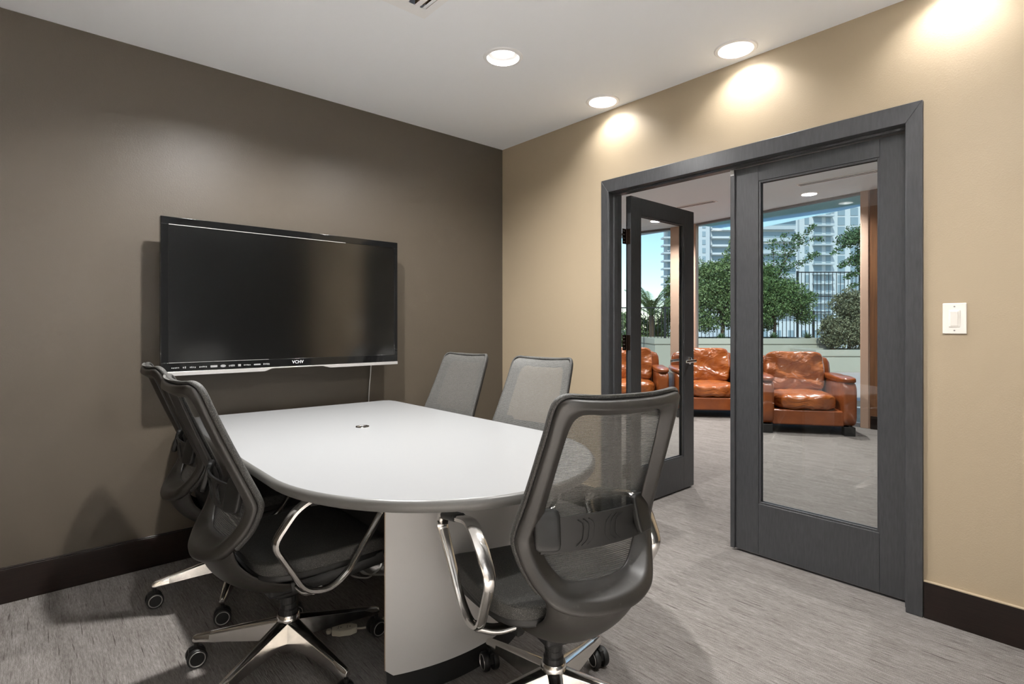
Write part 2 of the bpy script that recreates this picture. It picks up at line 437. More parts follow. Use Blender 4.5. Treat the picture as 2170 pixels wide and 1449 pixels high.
# open leaf: lies along +X from the hinge, its room face looks at -Y
d1 = door_leaf('door_1', .788, (.111, .650, .248, 1.957), 2.068, 1)
d1.location = (2.957, 2.150, 0)
d1['label'] = 'charcoal glazed door leaf standing open into the lounge'
def lever(root, x, z, sgn):
    M = None
    y0 = 0 if sgn < 0 else .04
    bm = BM(); lathe(bm, [(0, y0), (.027, y0), (.027, y0+sgn*.006), (.02, y0+sgn*.010), (.010, y0+sgn*.012), (.009, y0+sgn*.045), (0, y0+sgn*.045)], (x, 0, z), 'y', 20)
    h = add('door_handle', bm, M_chrome, root, smooth=True); h['label'] = 'chrome lever handle'
    bm = BM(); sweep(bm, round_corners([(x+.012, y0+sgn*.048, z), (x-.03, y0+sgn*.050, z), (x-.115, y0+sgn*.044, z-.002)], .02), rrect(.005, .010, .004), (0, 0, 1))
    add('lever', bm, M_chrome, h, smooth=True)
lever(d1, .725, .952, -1); lever(d1, .725, .952, 1)
for zh in (1.80, 1.10, .25):
    bm = BM(); box(bm, -.0015, .0, .004, .038, zh-.05, zh+.05); box(bm, -.046, -.0015, .0325, .0345, zh-.05, zh+.05)
    lathe(bm, [(0, zh-.05), (.006, zh-.05), (.006, zh+.05), (0, zh+.05)], (-.008, .028, 0), 'z', 10)
    for dz in (-.035, -.012, .012, .035):
        for dx in (-.038, -.026): lathe(bm, [(0, .0325), (.0028, .0325), (.0028, .0312), (0, .0312)], (dx, 0, zh+dz), 'y', 8, mi=1)
    add('hinge', bm, [M_bronze, M_satin], d1, bevel=.0005)['label'] = 'dark bronze butt hinge'
# closed leaf: hinge side at the low y jamb
d2 = door_leaf('door_2', .785, (.113, .655, .280, 1.967), 2.052, 1)
d2.location = (2.892, .613, 0); d2.rotation_euler = (0, 0, PI/2)
d2['label'] = 'charcoal glazed door leaf standing closed'
bm = BM(); box(bm, .778, .802, .040, .052, .013, 2.05); add('astragal', bm, M_door, d2, bevel=.002)
bm = BM(); box(bm, .780, .800, .0525, .0545, 2.02, 2.05); add('strike_plate', bm, M_satin, d2)

# ------------------------------------------------------------------ ceiling lamps
def downlight(x, y, z, power, label, group, lens=M_lamp, color=(1, .985, .965), depth=.062, spread=150):
    r = empty('recessed_ceiling_light', (x, y, z)); tag(r, label, 'ceiling light', group)
    bm = BM(); lathe(bm, [(.080, -.001), (.083, -.006), (.098, -.005), (.103, 0), (.100, .001), (.0805, .001), (.080, -.001)], n=40)
    for f in [f for f in bm.faces if len(f.verts) > 4]: bm.faces.remove(f)
    add_raw('trim_ring', bm, M_trimw, r)
    bm = BM(); R = []
    for rr, h in ((.0805, 0), (.076, .02), (.060, depth)):
        R.append([bm.verts.new((rr*math.cos(2*PI*i/40), rr*math.sin(2*PI*i/40), h)) for i in range(40)])
    for i in range(2):
        for j in range(40): bm.faces.new((R[i][j], R[i][(j+1) % 40], R[i+1][(j+1) % 40], R[i+1][j]))
    add('baffle', bm, M_cone, r, smooth=True)
    bm = BM(); v = [bm.verts.new((.060*math.cos(2*PI*i/40), .060*math.sin(2*PI*i/40), depth)) for i in range(40)]
    bm.faces.new(v[::-1]); add_raw('lens', bm, lens, r)
    ld = bpy.data.lights.new('lamp_bulb', 'AREA'); ld.shape = 'DISK'; ld.size = .09; ld.energy = power; ld.color = color
    ld.spread = rad(spread)
    lo = bpy.data.objects.new('lamp_bulb', ld); col.objects.link(lo); lo.parent = r; lo.location = (0, 0, depth-.004)
    return r
names = ['round white recessed ceiling light above the left side of the table',
         'round white recessed ceiling light in the middle of the ceiling, away from both walls',
         'round white recessed ceiling light against the beige wall, left of the double doors',
         'round white recessed ceiling light against the beige wall, above the double doors',
         'round white recessed ceiling light against the beige wall, above the light switch',
         ] + ['round white recessed ceiling light over the white counter at the back of the room']*4
for k, q in ((5, 'leftmost of three'), (6, 'middle one of three'), (7, 'rightmost of three')): names[k] = 'round white recessed ceiling light over the credenza, ' + q  # unseen lamps added to bounce light off the counter below
names[8] = 'round white recessed ceiling light above the chair nearest the camera'  # unseen lamp added to brighten the floor and door wall
for k, (x, y) in enumerate(LAMPS):
    downlight(x, y, ZC, [42, 18, 3.2, 3.6, 3.2, 155, 170, 170, 15][k], names[k], 'recessed ceiling lights in the meeting room', depth=.062 if k in (2, 3, 4) else .022 if k in (0, 1, 8) else .10, spread=74 if k in (5, 6, 7) else 150)
lnames = ['round recessed ceiling light in the lounge, seen through the closed door glass',
          'round recessed ceiling light in the lounge, seen through the open door glass',
          'round recessed light in the middle of the lounge ceiling', 'round recessed light of the lounge ceiling near the beige wall', 'round recessed light at the far end of the lounge ceiling']
for k, (x, y) in enumerate(LLAMPS):
    downlight(x, y, ZL, [41, 41, 43, 36, 41][k], lnames[k], 'recessed ceiling lights in the lounge', lens=M_lampw if k < 2 else M_lamp, color=(1, .965, .94))

# ceiling vent
v = empty('ceiling_vent', (0, 0, ZC)); tag(v, 'white ceiling air vent with dark slots at the top edge of the picture', 'vent')
bm = BM(); ed = []
def rl(bm, x0, x1, y0, y1, z=0):
    q = [bm.verts.new(p) for p in ((x0, y0, z), (x1, y0, z), (x1, y1, z), (x0, y1, z))]
    return [bm.edges.new((q[i], q[(i+1) % 4])) for i in range(4)]
ed += rl(bm, VX0-.03, VX1+.03, VY0-.03, VY1+.03, -.004)
sl = [(VX0+.022, VX0+.052), (VX0+.086, VX0+.116), (VX0+.150, VX0+.178)]
sl = [(1.150, 1.182), (1.207, 1.239), (1.264, 1.294)]
for a, b in sl: ed += rl(bm, a, b, VY0, 2.025, -.004)
bmesh.ops.triangle_fill(bm, use_beauty=True, edges=ed); add_raw('frame', bm, M_trimw, v)
bm = BM(); box(bm, VX0-.015, VX1+.01, VY0-.005, VY1-.02, .03, .034); add('backing', bm, M_black, v)
for a, b in sl:
    bm = BM(); box(bm, a-.004, a-.002, VY0, 2.025, -.003, .03); box(bm, b+.002, b+.004, VY0, 2.025, -.003, .03); box(bm, (a+b)/2-.001, (a+b)/2+.003, VY0, 2.025, .01, .03)
    add('slat', bm, M_bark, v)

# lounge slot diffusers
for (x, y0, y1, lb) in ((6.56, 1.3, 2.47, 'long slot air diffuser in the lounge ceiling seen through the closed door glass'), (6.58, 3.47, 4.5, 'long slot air diffuser in the lounge ceiling seen through the open doorway')):
    r = empty('slot_diffuser', (x, y0, ZL)); tag(r, lb, 'vent', 'slot diffusers in the lounge ceiling')
    bm = BM(); box(bm, -.06, .06, 0, y1-y0, -.006, -.001); add('frame', bm, M_trimw, r)
    for dx in (-.025, .02):
        bm = BM(); box(bm, dx-.008, dx+.008, .02, y1-y0-.02, -.009, -.006); add('slot', bm, M_black, r)

# ------------------------------------------------------------------ television
TX0, TX1, TZ0, TZ1, TY = .473, 1.762, .984, 1.742, YA-.16
tv = empty('television', ((TX0+TX1)/2, YA, .98)); tag(tv, 'large wall-mounted flat television with gloss black frame and silver lower edge', 'television')
ox = (TX0+TX1)/2; L0, L1 = TX0-ox, TX1-ox; zb = .98
def tb(name, m, boxes, bevel=0, **k):
    bm = BM()
    for b in boxes: box(bm, *b)
    return add(name, bm, m, tv, bevel=bevel, **k)
yf = -.16
tb('bezel', M_blackgloss, [(L0, L1, yf, yf+.035, TZ1-.036-zb, TZ1-zb), (L0, L1, yf, yf+.035, .004, .048), (L0, L0+.034, yf, yf+.035, .048, TZ1-.036-zb), (L1-.022, L1, yf, yf+.035, .048, TZ1-.036-zb)], .002)
tb('screen', M_screen, [(L0+.034, L1-.022, yf+.004, yf+.030, .048, TZ1-.036-zb)])
tb('housing', M_black, [(L0+.05, L1-.05, yf+.035, yf+.07, .05, TZ1-.05-zb), (-.25, .25, yf+.07, -.001, .2, .55)], .004)
bm = BM()
prof = [(L0, .004), (L1, .004), (L1, -.014), (.20, -.014), (.155, -.002), (-.125, -.002), (-.165, -.016), (L0+.01, -.016)]
a = [bm.verts.new((x, yf-.002, z)) for x, z in prof]; b = [bm.verts.new((x, yf+.030, z)) for x, z in prof]
bm.faces.new(a); bm.faces.new(b[::-1])
for i in range(8): bm.faces.new((a[i], b[i], b[(i+1) % 8], a[(i+1) % 8]))
add('lower_trim', bm, M_satin, tv, bevel=.001)['label'] = 'silver strip along the lower edge'
tb('screen_lip', M_satin, [(L0+.034, L1-.35, yf-.0015, yf, TZ1-.039-zb, TZ1-.036-zb), (L0+.034, L0+.5, yf-.0015, yf, .047, .049)][:1])
tb('screen_lip', M_satin, [(L0+.034, L0+.5, yf-.0015, yf, .047, .049)])
text_mesh('brand_lettering', 'VCHV', .024, .0004, M_logo, tv, (.012, yf-.001, .027), (PI/2, 0, 0))
bm = BM(); xx = L0+.045
for wd, hh, kind in ((.035, .008, 0), (.016, .012, 1), (.028, .009, 0), (.036, .009, 0), (.032, .011, 2), (.026, .014, 3), (.030, .012, 1), (.014, .012, 2), (.036, .007, 0), (.034, .007, 2), (.034, .010, 1)):
    n_ = max(2, int(wd/.006)); zc = .023
    if kind == 3:
        bmesh.ops.create_circle(bm, cap_ends=True, segments=16, radius=1, matrix=Matrix.Translation((xx+wd/2, yf-.0008, zc)) @ Matrix.Rotation(PI/2, 4, 'X') @ Matrix.Diagonal((wd/2, hh/2, 1, 1)))
    elif kind == 2: box(bm, xx, xx+wd, yf-.0010, yf-.0004, zc-hh/2, zc+hh/2)
    else:
        for q in range(n_):
            x1 = xx+q*wd/n_; k2 = .6+.4*random.random(); box(bm, x1, x1+wd/n_*.65, yf-.0010, yf-.0004, zc-hh/2*k2, zc+hh/2*(.5+.5*random.random()))
    xx += wd+.014
o = add('badge_row', bm, mat('pale print', (.25, .25, .25), .4), tv); o['label'] = 'row of small white badges'
# tv cable hanging down the wall
cx = 1.655
bm = BM(); sweep(bm, smooth_path([(1.655, YA-.015, 1.08), (1.652, YA-.010, .92), (1.642, YA-.008, .80), (1.634, YA-.010, .62), (1.632, YA-.012, .40), (1.625, YA-.02, .17), (1.60, YA-.04, .01)], 6), circ(.0038, 8), (0, 1, 0))
tag(add('television_cable', bm, M_cable, smooth=True), 'thin pale cable hanging down the wall from the television', 'cable')

# ------------------------------------------------------------------ light switch
s = empty('light_switch', (XB, .450, 1.238)); tag(s, 'white light switch plate on the beige wall beside the doors', 'light switch')
bm = BM(); box(bm, -.007, 0, -.0385, .0385, -.062, .062); add('cover_plate', bm, M_switch, s, bevel=.004, seg=3)
bm = BM(); box(bm, -.009, -.0068, -.0175, .0175, -.034, .034); add('switch_frame', bm, M_switch, s, bevel=.001)
bm = BM(); pr = [(-.009, .030), (-.014, .028), (-.0105, -.029), (-.009, -.030)]
a = [bm.verts.new((x, -.012, z)) for x, z in pr]; b = [bm.verts.new((x, .012, z)) for x, z in pr]
bm.faces.new(a); bm.faces.new(b[::-1])
for i in range(4): bm.faces.new((a[i], b[i], b[(i+1) % 4], a[(i+1) % 4]))
add('rocker', bm, M_switch, s, bevel=.0008)
for z in (.048, -.048):
    bm = BM(); lathe(bm, [(0, -.0082), (.0028, -.0082), (.003, -.007), (0, -.007)], (0, 0, z), 'x', 12); add('screw', bm, M_satin, s)

# ------------------------------------------------------------------ white counter added behind the camera to bounce light up
ct = empty('credenza', (-.46, Y0+.3, 0)); tag(ct, 'long white credenza along the back wall behind the camera', 'credenza')
bm = BM(); box(bm, -1.0, 1.0, -.27, .25, .06, .86); add('cabinet_body', bm, M_offwhite, ct, bevel=.003)
bm = BM(); box(bm, -1.02, 1.02, -.29, .28, .86, .90); add('worktop', bm, M_trimw, ct, bevel=.003)
for k in range(3):
    bm = BM(); box(bm, -.97+.65*k, -.33+.65*k-.01, .25, .268, .08, .85); dd = add('cabinet_door', bm, M_offwhite, ct, bevel=.002)
    bm = BM(); box(bm, -.43+.65*k, -.418+.65*k, .268, .29, .6, .75); add('handle', bm, M_alu, dd, bevel=.002)

# ------------------------------------------------------------------ table
ta = .588; tcx = 1.150; ty = 1.765; tbb = .642
outline = []
for i in range(49):
    a = PI + PI*i/48; outline.append((tcx+ta*math.cos(a), ty+tbb*math.sin(a)))
outline += [(tcx+ta, 2.4), (tcx+ta, 3.07), (tcx+ta-.015, 3.12), (tcx+ta-.05, 3.14), (tcx, 3.17), (tcx-ta+.05, 3.205), (tcx-ta+.01, 3.18), (tcx-ta, 3.13), (tcx-ta, 2.4)]
GX, GY, GR = 1.171, 2.376, .026
tab = empty('conference_table', (tcx, 2.2, 0)); tag(tab, 'grey-white conference table with rounded near end and dark edge band', 'table')
def tloc(p, z): return (p[0]-tcx, p[1]-2.2, z)
def slab(z0, z1, pts, hole=True):
    bm = BM()
    for z in (z0, z1):
        ed = []
        vs = [bm.verts.new(tloc(p, z)) for p in pts]; ed += [bm.edges.new((vs[i], vs[(i+1) % len(vs)])) for i in range(len(vs))]
        hs = [bm.verts.new(tloc((GX+GR*math.cos(2*PI*i/24), GY+GR*math.sin(2*PI*i/24)), z)) for i in range(24)]
        ed += [bm.edges.new((hs[i], hs[(i+1) % 24])) for i in range(24)]
        bmesh.ops.triangle_fill(bm, use_beauty=True, edges=ed)
        if z == z0: v0, h0 = vs, hs
    for A, B in ((v0, vs), (h0, hs)):
        for i in range(len(A)): bm.faces.new((A[i], A[(i+1) % len(A)], B[(i+1) % len(A)], B[i]))
    return bm
def inset(pts, d):
    o = []; n = len(pts)
    for i in range(n):
        a = Vector(pts[i-1]); b = Vector(pts[i]); c = Vector(pts[(i+1) % n])
        t = (c-a).normalized(); nn = Vector((-t.y, t.x)); o.append((b.x+nn.x*d, b.y+nn.y*d))
    return o
add('tabletop', slab(.704, .735, inset(outline, .004)), M_white, tab)
bm = BM(); rings = []
for i, p in enumerate(outline):
    n = len(outline); a = Vector(outline[i-1]); c = Vector(outline[(i+1) % n]); t = (c-a).normalized(); nn = Vector((-t.y, t.x))
    rings.append([Vector(tloc((p[0]+nn.x*d, p[1]+nn.y*d), z)) for d, z in ((.006, .7355), (.001, .7345), (-.004, .728), (-.005, .719), (-.003, .709), (.002, .702), (.008, .7015))])
loft(bm, rings, closed_path=True, caps=False)
add('edge_band', bm, M_edge, tab, smooth=True)['label'] = 'dark grey rounded edge band'
bm = BM(); lathe(bm, [(GR+.006, .7352), (GR+.005, .738), (GR-.001, .738), (GR-.003, .735), (GR-.003, .70), (GR-.001, .70)], (GX-tcx, GY-2.2, 0), 'z', 28)
for f in [f for f in bm.faces if len(f.verts) > 4]: bm.faces.remove(f)
add('grommet', bm, M_chrome, tab, smooth=True)['label'] = 'chrome cable grommet'
def arc_panel(y_mid, y_end, hw, thick, z0, z1, out, bottom_round=.02):
    # curved board bulging towards `out` (sign on y)
    sag = abs(y_mid-y_end); R = (hw*hw+sag*sag)/(2*sag); n = 24; A = math.asin(hw/R)
    bm = BM(); rings = []
    for i in range(n+1):
        a = -A+2*A*i/n
        x = tcx+R*math.sin(a); yo = (y_mid - out*(R-R*math.cos(a))) if True else 0
        nx, ny = math.sin(a), out*math.cos(a)
        zz0 = z0 + (bottom_round*(1-min(1, (i)/1.0)) if i < 1 else 0) + (bottom_round*(1-min(1, (n-i)/1.0)) if i > n-1 else 0)
        rings.append([Vector(tloc((x, yo), z1)), Vector(tloc((x, yo), zz0)), Vector(tloc((x-nx*thick, yo-ny*thick), zz0)), Vector(tloc((x-nx*thick, yo-ny*thick), z1))])
    loft(bm, rings)
    return bm
for ym, ye, sg in ((1.500, 1.566, -1), (3.10, 3.04, 1)):
    bm = arc_panel(ym, ye, .300, .022, .085, .703, sg)
    for f in bm.faces:
        pass
    o = add('pedestal_panel', bm, M_panel, tab, bevel=.0015); o['label'] = 'curved grey-white pedestal panel'
    s2 = abs(ym-ye); R = (.09+s2*s2)/(2*s2); A = math.asin(.3/R)
    for sx in (-1, 1):
        bm = BM(); a = sx*A; ca, sa = math.cos(a), math.sin(a); x = tcx+R*sa; y = ym-sg*(R-R*ca)
        dx, dy = ca*sx, -sg*sa*sx
        p = [(x, y), (x-sa*.022, y-sg*ca*.022)]; q = [(a_+dx*.002, b_+dy*.002) for a_, b_ in p]
        prism(bm, [tloc(z, 0)[:2] for z in (p[0], p[1], q[1], q[0])], .105, .703)
        add('panel_edge', bm, M_ply, tab)['label'] = 'tan raw edge of the panel'
    add('toe_kick', arc_panel(ym-sg*.016, ye-sg*.016, .285, .05, 0, .0845, sg, 0), M_black, tab)
bm = BM(); box(bm, -.012, .012, 1.59-2.2, 2.94-2.2, .30, .70); box(bm, -.25, .25, 1.56-2.2, 1.60-2.2, .6, .70); box(bm, -.25, .25, 2.96-2.2, 3.0-2.2, .6, .70)
add('stretcher', bm, M_black, tab)

# cables and extension lead under the table
bm = BM()
sweep(bm, smooth_path([(1.10, 2.66, .006), (1.161, 2.543, .006), (1.165, 2.455, .006), (1.205, 2.40, .006), (1.255, 2.42, .007), (1.32, 2.475, .006), (1.38, 2.60, .006)], 8), circ(.0045, 8))
tag(add('network_cable', bm, M_cable, smooth=True), 'single pale cable curving on the carpet under the table', 'cable')
c2 = empty('coiled_cable', (1.25, 2.5, 0)); tag(c2, 'bundled grey cable with blue wrapped end under the table', 'cable')
bm = BM()
for d in (0, .009):
    sweep(bm, smooth_path([(.0+d, .15, .006), (-.022+d, .06, .006), (-.036+d, -.02, .006), (-.03+d, -.065-d, .006), (.0, -.115-d, .014), (.05, -.14-d, .012), (.14, -.12-d, .006)], 8), circ(.004, 8))
add('cord', bm, M_cable, c2, smooth=True)
bm = BM(); sweep(bm, smooth_path([(.006, .14, .009), (-.016, .06, .009), (-.03, -.012, .009)], 6), circ(.0085, 10)); add('cable_wrap', bm, M_cabletag, c2, smooth=True)['label'] = 'blue wrapping'
ex = empty('extension_cord', (.93, 2.035, 0), rad(-28)); tag(ex, 'cream extension cord end with outlet block on the carpet under the table', 'extension cord')
bm = BM(); prism(bm, [(-.05, -.014), (-.02, -.026), (.02, -.026), (.045, -.012), (.045, .012), (.02, .026), (-.02, .026), (-.05, .014)], .0, .024)
add('outlet_block', bm, M_strip, ex, bevel=.004, seg=3)
bm = BM()
for cx_ in (-.022, .012):
    for dx, dy, a, b in ((-.004, -.005, .001, .004), (-.004, .005, .001, .004), (.006, 0, .0025, .0025)): box(bm, cx_+dx-a, cx_+dx+a, dy-b, dy+b, .0238, .0244)
add('socket_slots', bm, M_black, ex)
bm = BM(); sweep(bm, smooth_path([(.045, 0, .012), (.075, .002, .010), (.12, .03, .006), (.17, .10, .005), (.20, .2, .005)], 6), circ(.004, 8)); add('cord', bm, M_strip, ex, smooth=True)
bm = BM(); lathe(bm, [(0, 0), (.009, .001), (.011, .008), (.009, .015), (0, .016)], (-.062, .01, 0), 'z', 14); add('plug_cap', bm, M_strip, ex, smooth=True)

# ------------------------------------------------------------------ office chair, facing local +Y
FO = [(0, -.362, 1.030), (.08, -.360, 1.031), (.132, -.353, 1.035), (.170, -.343, 1.036), (.189, -.325, 1.012), (.195, -.296, .94), (.203, -.253, .84), (.211, -.210, .745), (.2195, -.179, .675), (.221, -.174, .640), (.205, -.196, .575), (.178, -.230, .524), (.146, -.258, .492), (.080, -.284, .473), (0, -.294, .468)]
FI = [(0, -.352, .988), (.07, -.350, .989), (.105, -.343, .992), (.128, -.332, .985), (.139, -.315, .960), (.146, -.290, .90), (.152, -.258, .82), (.157, -.223, .735), (.163, -.202, .675), (.162, -.198, .648), (.143, -.203, .602), (.118, -.217, .566), (.092, -.226, .546), (.05, -.236, .540), (0, -.240, .539)]
def dense(h):
    P = smooth_path([(-h[1][0], h[1][1], h[1][2])]+h+[(-h[-2][0], h[-2][1], h[-2][2])], 3)
    return [tuple(v) for v in P[3:-3]]
def full(h): return h + [(-x, y, z) for x, y, z in h[-2:0:-1]]
def make_chair():
    root = empty('office_chair')
    # back frame
    bm = BM(); O, I = full(dense(FO)), full(dense(FI)); rings = []; n = len(O)
    for i in range(n):
        o = Vector(O[i]); q = Vector(I[i]); low = max(0, min(1, (.62-o.z)/.12))
        tk = .012+.008*low
        t = Vector(O[(i+2) % n])-Vector(O[i-2]); wv = (o-q); nv = t.cross(wv).normalized()
        if nv.y > 0: nv = -nv                        # points to the rear
        nv = (nv+Vector((0, -.8, -.15))).normalized()
        mid = (o*.55+q*.45)
        rings.append([o-nv*tk*.9, o+nv*tk*.5, o*.93+q*.07+nv*tk*1.1, o*.55+q*.45+nv*tk*1.5, o*.50+q*.50+nv*tk*1.5, q*.95+o*.05-nv*tk*.1, q-nv*tk*.3, q-nv*tk*.9])
    loft(bm, rings, closed_path=True, caps=False)
    add('back_frame', bm, M_frame, root, subd=1)
    # bowl running from the lower bar down to the mechanism, its wings sweeping forward
    bm = BM()
    rows = [[(.174, -.226, .526), (.143, -.254, .498), (.078, -.278, .480), (0, -.287, .475)],
            [(.157, -.222, .487), (.125, -.246, .460), (.068, -.264, .444), (0, -.270, .440)],
            [(.148, -.200, .438), (.115, -.220, .412), (.060, -.236, .395), (0, -.242, .390)],
            [(.150, -.140, .392), (.112, -.155, .360), (.055, -.168, .338), (0, -.172, .332)],
            [(.145, -.060, .345), (.102, -.072, .316), (.048, -.086, .294), (0, -.090, .288)],
            [(.138, .020, .335), (.088, .004, .300), (.040, -.005, .277), (0, -.008, .270)]]
    G = []
    for r in rows:
        full_r = [(-x, y, z) for x, y, z in r] + [(x, y, z) for x, y, z in r[-2::-1]]
        G.append([bm.verts.new(p) for p in full_r])
    for i in range(len(G)-1):
        for j in range(6): bm.faces.new((G[i][j], G[i][j+1], G[i+1][j+1], G[i+1][j]))
    o = add('back_support', bm, M_frame, root)
    sm = o.modifiers.new('solid', 'SOLIDIFY'); sm.thickness = .016; sm.offset = -1
    sb = o.modifiers.new('subd', 'SUBSURF'); sb.levels = 2; sb.render_levels = 2
    for p in o.data.polygons: p.use_smooth = True
    # mesh sheet in front of the frame
    bm = BM(); N = 20; rows = []
    zs = [1.046, 1.040, 1.02, .98, .94, .88, .82, .76, .70, .66, .62, .58, .545, .51]
    def edge_at(z):
        for a, b in zip(FO[3:], FO[4:]):
            if a[2] >= z >= b[2]:
                t = (a[2]-z)/(a[2]-b[2]+1e-9); return a[0]+(b[0]-a[0])*t, a[1]+(b[1]-a[1])*t
        return (FO[3][0], FO[3][1]) if z > 1 else (FO[-4][0], FO[-4][1])
    for z in zs:
        hw, f = edge_at(min(z, 1.034)); r = []
        if z > 1.03: hw -= .012
        for j in range(N+1):
            s_ = -1+2*j/N
            back = (1-s_*s_)*.020
            yy = f+.020-back + (.010*(1-abs(s_)**6)*0)
            if z >= 1.04: yy -= .012 if z < 1.045 else .030
            zz = z + (-.004*(1-s_*s_) if z > 1 else 0)
            r.append(bm.verts.new((hw*s_, yy, zz)))
        rows.append(r)
    for i in range(len(rows)-1):
        for j in range(N): bm.faces.new((rows[i][j], rows[i][j+1], rows[i+1][j+1], rows[i+1][j]))
    add('mesh_panel', bm, M_mesh, root, smooth=True)['label'] = 'see-through grey mesh'
    # padded fabric welt around the edge
    P = [(x*1.0, y+.010, z+.004) for x, y, z in FO[:12]]
    P = [(-x, y, z) for x, y, z in P[::-1]] + P[1:]
    bm = BM(); sweep(bm, smooth_path(P, 3), [(a*1.0, b*1.5) for a, b in circ(.0065, 10)], (0, 1, 0))
    add('fabric_welt', bm, M_fabric, root, smooth=True)
    # lumbar band with its two clips
    bm = BM(); rings = []
    for j in range(13):
        s_ = -1+2*j/12; x = .165*s_; y = -.208-.024*(1-s_*s_); hh = .047
        cz = .668
        rings.append([(x, y-.012, cz+hh), (x, y-.003, cz-hh), (x, y+.004, cz-hh), (x, y-.005, cz+hh)])
    loft(bm, rings)
    lum = add('lumbar_support', bm, M_dark, root, smooth=True)
    bm = BM()
    for k in range(3):
        for sx in (-1, 1):
            w_ = .018+.017*k
            P = [(sx*(w_+.02), -.2425, .704), (sx*w_, -.2420, .690), (sx*w_, -.2365, .648), (sx*(w_+.02), -.2345, .632)]
            sweep(bm, round_corners(P, .02), circ(.0012, 6), (0, 1, 0))
    add('lumbar_ribs', bm, M_black, lum)
    for sx in (-1, 1):
        bm = BM(); ball(bm, .034, .010, .052, 6, 6, Matrix.Translation((sx*.152, -.222, .685)) @ Matrix.Rotation(sx*rad(22), 4, 'Z') @ Matrix.Rotation(rad(-14), 4, 'X'))
        add('lumbar_clip', bm, M_dark, lum, smooth=True)
    # seat
    bm = BM()
    def seatfn(p, q):
        y = q.y; z = q.z
        taper = 1-.10*max(0, -p.y)**2
        q = Vector((q.x*taper, y, z))
        q.z += -.040*max(0, p.y-.55)**2*4*.9 + .012*abs(p.x)**3*(1 if p.z > 0 else 0) - .004*(1-p.x*p.x)*(1 if p.z > 0 else 0)
        return q
    ball(bm, .248, .235, .026, 5.5, 14, Matrix.Translation((0, .075, .437)), seatfn)
    add('seat', bm, M_fabric, root, smooth=True)
    bm = BM(); ball(bm, .236, .225, .020, 5, 10, Matrix.Translation((0, .070, .408)), seatfn)
    add('seat_shell', bm, M_dark, root, smooth=True)
    bm = BM(); box(bm, -.075, .075, -.09, .15, .285, .385); box(bm, -.05, .05, -.06, .10, .262, .29)
    add('tilt_mechanism', bm, M_black, root, bevel=.012, seg=3)
    for sx in (-1, 1):
        bm = BM(); sweep(bm, smooth_path([(sx*.128, -.035, .334), (sx*.160, .05, .350), (sx*.195, .14, .370), (sx*.218, .25, .388)], 4), rrect(.016, .022, .005)); add('seat_rail', bm, M_dark, root, smooth=True)
    # arms: polished loops
    for sx in (-1, 1):
        arm = [(-.085, .640), (-.15, .548), (-.045, .372), (.035, .352), (.10, .392), (.225, .580), (.195, .618), (-.03, .668)]
        P = [Vector((sx*(.262+.022*max(0, min(1, (z-.36)/.28))), y, z)) for y, z in arm]
        P = round_corners(P, .035, 4, closed=True)
        bm = BM(); n = len(P); rings = []
        for i in range(n):
            t = (P[(i+1) % n]-P[i-1]).normalized(); s_ = Vector((1, 0, 0)); u = t.cross(s_).normalized(); s_ = u.cross(t)
            wd = .013 + .006*max(0, min(1, (P[i].z-.5)/.1)); th = .0085
            rings.append([P[i]+s_*a*wd+u*b*th for a, b in ((1, -.5), (1, .5), (.6, 1), (-.6, 1), (-1, .5), (-1, -.5), (-.6, -1), (.6, -1))])
        loft(bm, rings, closed_path=True, caps=False)
        ar = add('armrest', bm, M_alu, root, smooth=True); ar['label'] = 'polished aluminium loop armrest'
        bm = BM(); sweep(bm, round_corners([(sx*.262, -.005, .362), (sx*.20, -.010, .335), (sx*.09, -.02, .345)], .03), rrect(.020, .009, .004), (0, 0, 1)); add('arm_bracket', bm, M_alu, ar, smooth=True)
        bm = BM(); sweep(bm, [(sx*.285, .16, .6275), (sx*.285, .06, .650)], rrect(.021, .010, .005), (0, 0, 1)); add('arm_pad', bm, M_dark, ar, smooth=True)
    # column and base
    bm = BM(); lathe(bm, [(0, .15), (.029, .15), (.031, .195), (.031, .205), (.027, .21), (.026, .225), (.028, .228), (.028, .252), (.024, .256), (.014, .258), (.014, .30), (0, .30)], n=24)
    add('gas_column', bm, M_black, root)
    bm = BM(); lathe(bm, [(0, .055), (.026, .055), (.034, .075), (.039, .11), (.0395, .170), (.0375, .187), (.035, .190), (.031, .190), (.031, .186), (0, .186)], n=28)
    add('base_hub', bm, M_alu, root, smooth=True)
    for k in range(5):
        bm = BM(); rings = []
        for t in (0, .12, .3, .55, .8, .96, 1.0):
            x = .022+(.338-.022)*t; top = .174-.066*t; hh = .046*(1-t)**1.1+.024; wt = .013*(1-t)+.010; wb = .022*(1-t)+.012
            if t == 1.0: top -= .004; hh -= .008; wt *= .8; wb *= .8
            rings.append([(x, -wt*.5, top), (x, wt*.5, top), (x, wt, top-.006), (x, wb, top-hh), (x, -wb, top-hh), (x, -wt, top-.006)])
        loft(bm, rings)
        lg = add('leg', bm, M_alu, root, bevel=.002, seg=2); lg.rotation_euler = (0, 0, 2*PI*k/5); lg['label'] = 'polished aluminium leg'
        bm = BM()
        for sx in (-1, 1):
            lathe(bm, [(0, sx*.008), (.031, sx*.008), (.0325, sx*.012), (.0325, sx*.022), (.030, sx*.027), (.025, sx*.028), (.024, sx*.026), (0, sx*.026)], (0, 0, .0325), 'y', 28)
            lathe(bm, [(.0225, sx*.0265), (.0235, sx*.0290), (.0260, sx*.0290), (.0265, sx*.0268)], (0, 0, .0325), 'y', 28, mi=1)
        for f in [f for f in bm.faces if f.material_index == 1 and len(f.verts) > 4]: bm.faces.remove(f)
        lathe(bm, [(0, .05), (.008, .05), (.008, .078), (0, .078)], (0, 0, 0), 'z', 10)
        box(bm, -.024, .012, -.007, .007, .03, .066)
